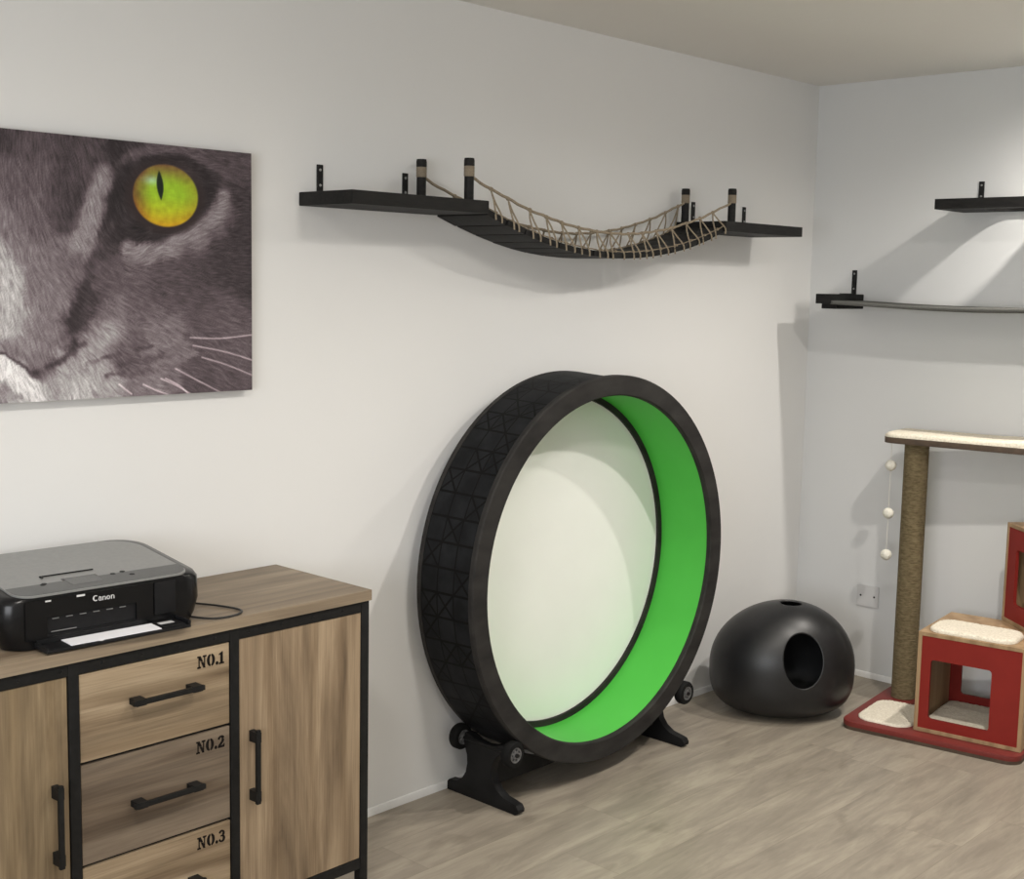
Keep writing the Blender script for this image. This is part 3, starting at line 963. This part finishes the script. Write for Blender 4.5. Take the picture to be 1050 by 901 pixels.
npl = 15
pitch = (XB - XA) / npl
for k in range(npl):
    x = XA + (k + .5) * pitch
    z = sag(x, 1.664, .106, .59)
    sl = 2 * .106 * (x + 1.55) / .59 ** 2
    ang_ = math.atan(sl)
    b = BM()
    L = pitch / math.cos(ang_) * .94
    M_ = OB @ Matrix.Translation((x, -.112 + .004 * math.sin(k * 5.1), z + .009)) @ Matrix.Rotation(-ang_, 4, 'Y')
    box(b, -L / 2, L / 2, -.104, .104, -.009, .009, .0025, 2, M_)
    obj('plank', b, M_black, br)
for (x, y) in ((-2.238, -.045), (-2.190, -.190), (-.958, -.045), (-.880, -.190)):
    b = BM()
    lathe(b, [(0, SZ1 - .001), (.0138, SZ1 - .001), (.0138, 1.878), (.0138, 1.903), (.0152, 1.904), (.0152, 1.918), (.0138, 1.925), (0, 1.926)], 'z', (x, y, 0), 20, False, OB)
    po = obj('post', b, M_black, br)
    b = BM()
    prof = [(.0137, 1.874)]
    for q in range(7):
        prof += [(.0144, 1.875 + q * .004), (.0157, 1.877 + q * .004)]
    prof += [(.0137, 1.9035)]
    lathe(b, prof, 'z', (x, y, 0), 20, False, OB)
    obj('rope_wrap', b, M_wrap, po)
rnd = random.Random(4)
for (y, xa, xb, zlow, yoff) in ((-.045, -2.232, -.964, 1.742, .0), (-.190, -2.184, -.886, 1.742, .0)):
    half = (xb - xa) / 2
    cxm = (xa + xb) / 2
    rail = lambda x: zlow + .134 * abs((x - cxm) / half) ** 1.9
    b = BM()
    pts = [(xa + (xb - xa) * i / 60, y + .003 * math.sin(i * .7), rail(xa + (xb - xa) * i / 60) + .0012 * math.sin(i * 1.9)) for i in range(61)]
    tube(b, pts, .0042, 6, OB)
    obj('handrail', b, M_rope, br)
    # lower rope along the plank edge and the lacing between them
    b = BM()
    lo = lambda x: sag(min(max(x, XA), XB), 1.664, .106, .59) + .021
    yl = y + (.030 if y > -.1 else -.022)
    yl = max(-.215, min(-.014, yl))
    tube(b, [(XA + (XB - XA) * i / 50, yl, lo(XA + (XB - XA) * i / 50) + .001 * math.sin(i * 2.3)) for i in range(51)], .0019, 5, OB)
    n = 15
    for k in range(n):
        x = XA + (XB - XA) * (k + .5) / n + rnd.uniform(-.008, .008)
        a = .017 + rnd.uniform(-.006, .008)
        top = (x, y, rail(x) - .002)
        for s in (-1, 1):
            xe = x + s * a + rnd.uniform(-.006, .006)
            xe = min(max(xe, XA + .004), XB - .004)
            mid = ((x + xe) / 2 + rnd.uniform(-.004, .004), (y + yl) / 2 - .004, (rail(x) + lo(xe)) / 2)
            ye = -.2235 if y < -.1 else yl
            endp = [(xe, ye, lo(xe) - .004)] + ([(xe + .003, ye, lo(xe) - .025)] if y < -.1 else [])
            tube(b, smooth_path([top, mid] + endp, 4), .0027, 5, OB)
        lathe(b, [(0, -.006), (.0055, -.004), (.0062, 0), (.0055, .004), (0, .006)], 'x', (x, y, rail(x)), 8, False, OB)
        lathe(b, [(0, -.005), (.0048, -.003), (.005, 0), (.0048, .003), (0, .005)], 'x', (x, yl, lo(x)), 8, False, OB)
    obj('lacing', b, M_rope, br)

# ------------------------------------------------------------------ exercise wheel
WX, WZ, RO, RI, YFR, YBK = -1.633, .6824, .6185, .554, -.2914, -.055
wh = thing('cat_exercise_wheel', 'large black cat running wheel with green lining and white back on floor stand', 'cat wheel', (WX, -.17, 0))
OW = off(Vector((WX, -.17, 0)))
SEG = 128


def ring(y0, y1, ri, ro, bev=.004):
    b = BM()
    lathe(b, [(ri, y0 + bev), (ri + bev, y0), (ro - bev, y0), (ro, y0 + bev), (ro, y1 - bev), (ro - bev, y1), (ri + bev, y1), (ri, y1 - bev)],
          'y', (WX, 0, WZ), SEG, True, OW)
    return b


obj('front_rim', ring(YFR, YFR + .022, RI, RO), M_ring, wh)
obj('back_rim', ring(YBK - .022, YBK, RI, RO), M_ring, wh)


def tread_material():
    g = N('black_tread_print')
    uvn = g.n('ShaderNodeUVMap', uv_map='tread')
    sep = g.n('ShaderNodeSeparateXYZ')
    g.l(uvn.outputs[0], sep.inputs[0])
    u, v = sep.outputs[0], sep.outputs[1]

    def line(val, w):
        f = g.math('FRACT', val)
        d = g.math('MINIMUM', f, g.math('SUBTRACT', 1.0, f))
        return g.math('LESS_THAN', d, w)
    l1 = line(v, .04)
    l2 = line(u, .05)
    blk = g.math('LESS_THAN', g.math('FRACT', g.math('ADD', g.math('MULTIPLY', g.math('FLOOR', u), .37), g.math('MULTIPLY', g.math('FLOOR', v), .73))), .45)
    d1 = g.math('MULTIPLY', line(g.math('ADD', u, v), .07), blk)
    d2 = g.math('MULTIPLY', line(g.math('SUBTRACT', u, v), .07), blk)
    ln = g.math('MINIMUM', 1.0, g.math('ADD', g.math('ADD', l1, l2), g.math('ADD', d1, d2)))
    co = g.coord('Object')
    nz = g.noise(co, 14, 4)
    base = g.ramp(nz, [(.35, (.006, .0065, .0075, 1)), (.7, (.015, .016, .018, 1))])
    col = g.mix(ln, base, (.0022, .0022, .0022, 1))
    g.bump(g.math('SUBTRACT', 1.0, ln), .5, .003)
    return g.set(col, .6, 0, .13)


def tread():
    bm = BM()
    uv = bm.loops.layers.uv.new('tread')
    R = .607
    RB = .6178
    ys = np.linspace(YFR + .0215, YBK - .0215, 9)
    rad = lambda y: R + (RB - R) * (y - ys[0]) / (ys[-1] - ys[0])
    vv = [[bm.verts.new((rad(y) * math.cos(2 * PI * i / SEG), y + .17, WZ + rad(y) * math.sin(2 * PI * i / SEG))) for y in ys] for i in range(SEG)]
    for i in range(SEG):
        for j in range(len(ys) - 1):
            f = bm.faces.new((vv[i][j], vv[i][j + 1], vv[(i + 1) % SEG][j + 1], vv[(i + 1) % SEG][j]))
            for lp, (a, c) in zip(f.loops, ((i, j), (i, j + 1), (i + 1, j + 1), (i + 1, j))):
                lp[uv].uv = (a / SEG * 52.0, (ys[c] - ys[0]) / (ys[-1] - ys[0]) * 3.0)
    o = obj('tread', bm, tread_material(), wh, 60)


tread()
b = BM()
lathe(b, [(.5565, YFR + .0205), (.5565, YBK - .0205), (.6, YBK - .0205), (.6, YFR + .0205)], 'y', (WX, 0, WZ), SEG, True, OW)
obj('running_surface', b, M_green, wh)
b = BM()
lathe(b, [(0, YBK - .012), (.5545, YBK - .012), (.5545, YBK - .004), (0, YBK - .004)], 'y', (WX, 0, WZ), SEG, False, OW)
obj('back_panel', b, M_white_panel, wh)
b = BM()
lathe(b, [(.536, YBK - .0118), (.536, YBK - .022), (.5560, YBK - .022), (.5560, YBK - .0118)], 'y', (WX, 0, WZ), SEG, True, OW)
obj('inner_trim', b, M_ring, wh)
# stand: two waisted end plates, four rollers, a long board between
prof = [(-.010, 0), (-.300, 0)] + [(-.312, .008), (-.313, .018), (-.304, .030), (-.285, .034)] + \
    [(-.250, .040), (-.222, .056), (-.205, .078), (-.198, .104), (-.202, .130), (-.218, .156), (-.243, .176), (-.262, .186), (-.262, .200)] + \
    [(-.240, .202), (-.205, .188), (-.170, .184), (-.135, .188), (-.106, .202), (-.084, .202), (-.082, .190)] + \
    [(-.080, .176), (-.084, .160), (-.094, .134), (-.096, .106), (-.090, .078), (-.076, .056), (-.054, .041), (-.036, .035), (-.016, .033), (-.010, .026)]
st = []
for x in (-2.052, -1.214):
    b = BM()
    prism(b, prof, 'x', x - .015, x + .015, OW, .002)
    sp = obj('stand_plate', b, M_stand, wh)
    rx = -2.066 if x < -1.6 else -1.200
    b = BM()
    lathe(b, [(0, -.308), (.006, -.308), (.006, -.05), (0, -.05)], 'y', (rx, 0, .1855), 12, False, OW)
    obj('axle', b, M_blackmetal, sp)
    for (ya, yb_) in ((-.302, -.268), (-.082, -.048)):
        b = BM()
        lathe(b, [(.0225, ya + .003), (.025, ya), (.036, ya + .002), (.0400, ya + .008), (.0400, yb_ - .008), (.036, yb_ - .002), (.025, yb_), (.0225, yb_ - .003)], 'y', (rx, 0, .1855), 32, True, OW)
        ro = obj('roller', b, M_tyre, sp)
        b = BM()
        lathe(b, [(.019, ya + .002), (.023, ya + .001), (.023, yb_ - .001), (.019, yb_ - .002)], 'y', (rx, 0, .1855), 28, True, OW)
        lathe(b, [(.0055, ya + .0005), (.0115, ya + .0005), (.0115, yb_ - .0005), (.0055, yb_ - .0005)], 'y', (rx, 0, .1855), 20, True, OW)
        for k in range(7):
            M_ = OW @ Matrix.Translation((rx, 0, .1855)) @ Matrix.Rotation(2 * PI * k / 7, 4, 'Y')
            box(b, .010, .0205, ya + .003, yb_ - .003, -.0026, .0026, 0, 1, M_)
        obj('roller_hub', b, M_hub, ro)
b = BM()
xs = np.linspace(-2.040, -1.226, 41)
top = [(x, min(.165, WZ - math.sqrt(.6185 ** 2 - (x - WX) ** 2) - .005)) for x in xs]
prism(b, [(-2.040, .050), (-1.226, .050)] + [(x, z) for x, z in top[::-1]], 'y', -.178, -.160, OW)
obj('stand_board', b, M_stand, wh)

# ------------------------------------------------------------------ egg-shaped cat cave
PODC = (-.628, -.322)
POD = (.270, .208, .250, .172, 3.3)
ENT_P = Vector((.037, -.193, .243))
ENT_R = (.076, .108)


def build_pod():
    root = thing('cat_cave', 'matt black egg-shaped cat cave with round entrance on the floor', 'cat cave', (PODC[0], PODC[1], 0), math.radians(-47))
    A, B_, CT, CB, PWR = POD
    cen = Vector((0, 0, CB))

    def surf(d):
        h2 = (d.x / A) ** 2 + (d.y / B_) ** 2
        if d.z >= 0:
            t = 1 / math.sqrt(h2 + (d.z / CT) ** 2)
        else:
            t = 1 / (h2 ** (PWR / 2) + (-d.z / CB) ** PWR) ** (1 / PWR)
        p = d * t
        return cen + Vector((p.x * (1 + .10 * p.z), p.y, p.z + .04 * p.x * max(0, p.z) / CT))
    e0 = (ENT_P - cen).normalized()
    ex = Vector((0, 0, 1)).cross(e0).normalized()
    ez = e0.cross(ex)
    dist = (surf(e0) - cen).length
    nt, nr = 160, 110
    bm = BM()
    rings = []
    for j in range(nr):
        L = []
        for i in range(nt):
            th = 2 * PI * i / nt
            a, c = ENT_R[0] * math.cos(th) / dist, ENT_R[1] * math.sin(th) / dist
            rho = math.hypot(a, c)
            f0 = math.atan(rho)
            f = f0 + (PI - f0) * (j / (nr - 0.5)) ** 1.05
            dr = (ex * a + ez * c) / rho
            L.append(bm.verts.new(surf((e0 * math.cos(f) + dr * math.sin(f)).normalized())))
        rings.append(L)
    for R0, R1 in zip(rings[:-1], rings[1:]):
        for i in range(nt):
            bm.faces.new((R0[i], R0[(i + 1) % nt], R1[(i + 1) % nt], R1[i]))
    bm.faces.new(rings[-1])
    # small grip hole in the top
    hc, ha, hb = Vector((.020, -.022, 0)), .040, .026
    zmin = CB + CT * .8
    dele = [v for v in bm.verts if v.co.z > zmin and math.hypot((v.co.x - hc.x) / ha, (v.co.y - hc.y) / hb) < .86]
    bmesh.ops.delete(bm, geom=dele, context='VERTS')
    for v in bm.verts:
        if v.co.z > zmin and v.is_boundary:
            r = math.hypot((v.co.x - hc.x) / ha, (v.co.y - hc.y) / hb)
            if 0 < r < 1.6:
                v.co.x, v.co.y = hc.x + (v.co.x - hc.x) / r, hc.y + (v.co.y - hc.y) / r
    o = obj('shell', bm, M_pod, root, 180)
    md = o.modifiers.new('thickness', 'SOLIDIFY')
    md.thickness = .006
    md.offset = -1
    return root


build_pod()

# ------------------------------------------------------------------ cat tree by the right wall
TU = Vector((.122, -.9925, 0))
TR = math.atan2(-.9925, .122)
TO = Vector((-.640, -.578, 0))
TM = Matrix.Translation(TO) @ Matrix.Rotation(TR, 4, 'Z')
tr = thing('cat_tree', 'red and wood cat tree with sisal post and box dens by the right wall', 'cat tree', TO, TR)
b = BM()
prism(b, rrect(0, .63, 0, .550, .05), 'z', .012, .030, None, .003)
bp = obj('base_plate', b, M_redbase, tr)
b = BM()
prism(b, rrect(.001, .629, .001, .549, .049), 'z', 0.0, .012)
obj('base_edge', b, M_brownedge, bp)
b = BM()
pz = []
nco = 150
for i in range(nco):
    z = .0305 + (1.012 - .0305) * i / nco
    dz = (1.012 - .0305) / nco
    pz += [(.0432, z), (.0452, z + dz * .3), (.0452, z + dz * .7)]
pz = [(0, .0302)] + pz + [(.043, 1.0118), (0, 1.0118)]
lathe(b, pz, 'z', (.088, .412, 0), 28)
obj('sisal_post', b, M_sisal, tr, 50)
b = BM()
prism(b, rrect(-.025, .63, .335, .548, .05), 'z', 1.012, 1.034, None, .002)
obj('top_platform', b, M_brownedge, tr)


def den(name, M, w, d, h, front_hole, back_hole, parent, t=.014):
    b = BM()
    box(b, 0, w, 0, d, 0, t, .0008, 1, M)
    box(b, 0, w, 0, d, h - t, h, .0008, 1, M)
    box(b, 0, t, 0, d, t, h - t, .0008, 1, M)
    box(b, w - t, w, 0, d, t, h - t, .0008, 1, M)
    shell = obj(name, b, M_tan, parent)
    b = BM()
    out = [(t, t), (w - t, t), (w - t, h - t), (t, h - t)]
    plate_hole(b, out, rrect(*front_hole, .012), 'y', .002, .014, M)
    obj('front_panel', b, M_red, shell, 0)
    b = BM()
    if back_hole:
        plate_hole(b, out, rrect(*back_hole, .012), 'y', d - .014, d - .002, M)
    else:
        prism(b, out, 'y', d - .014, d - .002, M)
    obj('back_panel', b, M_red, shell, 0)
    return shell


CU = Matrix.Translation((.250, .062, .0305))
den('lower_den', CU, .370, .356, .360, (.048, .258, .050, .264), (.055, .300, .058, .264), tr)
inv = TM.inverted()
P0 = Vector((-.168, -.955, .3912))
wdir = Vector((-.66, -.7513, 0))
ddir = Vector((.7513, -.66, 0))
UB = Matrix(((wdir.x, ddir.x, 0, P0.x), (wdir.y, ddir.y, 0, P0.y), (0, 0, 1, P0.z), (0, 0, 0, 1)))
den('upper_den', inv @ UB, .36, .195, .362, (.075, .275, .075, .275), None, tr)


def plush(name, label, pts_rect, z, M, h=.012, seed=1, bump=None, cut=.03):
    x0, x1, y0, y1 = pts_rect
    bm = BM()
    nx, ny = 46, 34
    rs = random.Random(seed)
    top = {}
    bot = {}
    for i in range(nx + 1):
        for j in range(ny + 1):
            u, v = i / nx * 2 - 1, j / ny * 2 - 1
            # squircle plan
            hx, hy = (x1 - x0) / 2, (y1 - y0) / 2
            uu, vv = u * hx, v * hy
            cx_, cy_ = max(abs(uu) - (hx - cut), 0), max(abs(vv) - (hy - cut), 0)
            rr = max(cx_, cy_)
            if cx_ > 0 and cy_ > 0:
                L = math.hypot(cx_, cy_)
                k = rr / L
                uu = math.copysign(hx - cut + cx_ * k, uu)
                vv = math.copysign(hy - cut + cy_ * k, vv)
            e = max(abs(u), abs(v))
            prof_ = max(0.0, 1 - max(0, (e - .92) / .08) ** 2) ** .5
            zz = h * (.45 + .55 * prof_) + rs.uniform(-.0012, .0012) * (1 if e < .97 else 0)
            if bump:
                zz += bump(uu + (x0 + x1) / 2)
            p = Vector((uu + (x0 + x1) / 2, vv + (y0 + y1) / 2, z + zz))
            top[(i, j)] = bm.verts.new(M @ p)
            bot[(i, j)] = bm.verts.new(M @ Vector((p.x, p.y, z + .0004)))
    for i in range(nx):
        for j in range(ny):
            bm.faces.new([top[(i, j)], top[(i + 1, j)], top[(i + 1, j + 1)], top[(i, j + 1)]])
            bm.faces.new([bot[(i, j)], bot[(i, j + 1)], bot[(i + 1, j + 1)], bot[(i + 1, j)]])
    for (a, c) in [((i, 0), (i + 1, 0)) for i in range(nx)] + [((i + 1, ny), (i, ny)) for i in range(nx)] + [((0, j + 1), (0, j)) for j in range(ny)] + [((nx, j), (nx, j + 1)) for j in range(ny)]:
        bm.faces.new([top[a], bot[a], bot[c], top[c]])
    o = obj(name, bm, M_plush, None, 60)
    return tag(o, label, 'cushion', 'cream plush pads of the cat tree')


plush('plush_pad', 'cream plush pad lying on the red base board beside the sisal post', (.035, .235, .045, .320), .0300, TM, .010, 1, None, .06)
plush('plush_pad', 'cream plush pad on top of the lower red box', (.272, .572, .072, .248), .3907, TM, .015, 2, None, .055)
plush('plush_pad', 'cream plush mat inside the lower red box behind its window', (.268, .602, .082, .395), .0447, TM, .020, 3, None, .03)
plush('plush_pad', 'cream plush mat on the high platform at the top of the sisal post', (-.023, .62, .337, .546), 1.0342, TM, .018, 4,
      lambda x: .010 * math.exp(-((x - .56) / .12) ** 2), .045)
plush('plush_pad', 'cream plush mat inside the upper red box at the right edge', (.016, .344, .016, .178), .0143, UB, .030, 5, None, .03)

toy = thing('pompom_toy', 'string of three white pompoms hanging from the high cat tree platform', 'cat toy', (-.270, -.538, 1.0))
OT = off(Vector((-.270, -.538, 1.0)))
b = BM()
tube(b, [(-.270, -.538, 1.0118), (-.2705, -.538, .9), (-.270, -.538, .75), (-.270, -.538, .581)], .0012, 5, OT)
obj('string', b, M_string, toy)
for k, z in enumerate((.924, .741, .581)):
    t = bmesh.new()
    bmesh.ops.create_icosphere(t, subdivisions=4, radius=.0205)
    rs = random.Random(k)
    for v in t.verts:
        nrm = v.co.normalized()
        v.co = v.co * (1 + .05 * math.sin(nrm.x * 19 + k) * math.sin(nrm.y * 17) * math.cos(nrm.z * 15) + rs.uniform(-.035, .035))
        v.co += Vector((-.270, -.538, z))
    b = BM()
    merge(b, t, OT)
    obj('pompom', b, M_ball, toy, 180)

# ------------------------------------------------------------------ shelves and hammock on the right wall
RWM = Matrix.Rotation(math.radians(-90), 4, 'Z')   # local x runs along the wall away from the corner, local -y comes into the room


def wall_r(y, z):
    return Matrix.Translation((0, y, z)) @ RWM


us = thing('cat_wall_shelf', 'black wooden cat shelf high on the right wall', 'wall shelf', (0, -.62, 1.877), math.radians(-90))
b = BM()
plate_hole(b, [(.022, -.245), (.68, -.245), (.68, -.001), (.022, -.001)], rrect(.170, .385, -.200, -.022, .06), 'z', 0, .037)
ub = obj('shelf_board', b, M_black, us)
for x in (.088, .60):
    bracket(x, .114, ub, Matrix.Identity(4), 'x', .037)

hm = thing('wall_hammock', 'grey cloth cat hammock slung along the right wall from a black bracket block', 'cat hammock', (0, -.125, 1.50), math.radians(-90))
for (a0, a1) in ((.055, .121), (1.15, 1.216)):
    hb = obj('upper_board', box(BM(), a0, a1, -.262, -.001, .024, .062, .003), M_black, hm)
    bracket((a0 + a1) / 2 - .012, .158, hb, Matrix.Identity(4), 'x', .062, .10)
    obj('lower_board', box(BM(), a0, a1, -.215, -.001, .004, .0238, .003), M_black, hm)
bm = BM()
nx, ny = 60, 16
V = {}
for i in range(nx + 1):
    for j in range(ny + 1):
        u = i / nx
        v = j / ny
        x = .119 + u * (1.152 - .119)
        y = -.004 - v * .256
        z = .030 - .012 * math.sin(PI * u) - .006 * math.sin(PI * v) * math.sin(PI * u)
        V[(i, j)] = bm.verts.new((x, y, z))
for i in range(nx):
    for j in range(ny):
        bm.faces.new((V[(i, j)], V[(i + 1, j)], V[(i + 1, j + 1)], V[(i, j + 1)]))
hc = obj('cloth', bm, M_grey_cloth, hm, 60)
md = hc.modifiers.new('thickness', 'SOLIDIFY')
md.thickness = .015
md.offset = 0

# ------------------------------------------------------------------ blank wall plate
so = thing('wall_plate', 'white blank electrical plate with two screws low on the right wall', 'socket', (0, -.333, .340), math.radians(-90))
b = BM()
box(b, -.048, .048, -.0075, -.0005, -.044, .044, .003, 3)
obj('plate', b, M_socket, so)
for x in (-.030, .030):
    obj('screw', lathe(BM(), [(0, -.0092), (.0035, -.0088), (.0045, -.0072)], 'y', (x, 0, 0), 12), M_blackmetal, so)
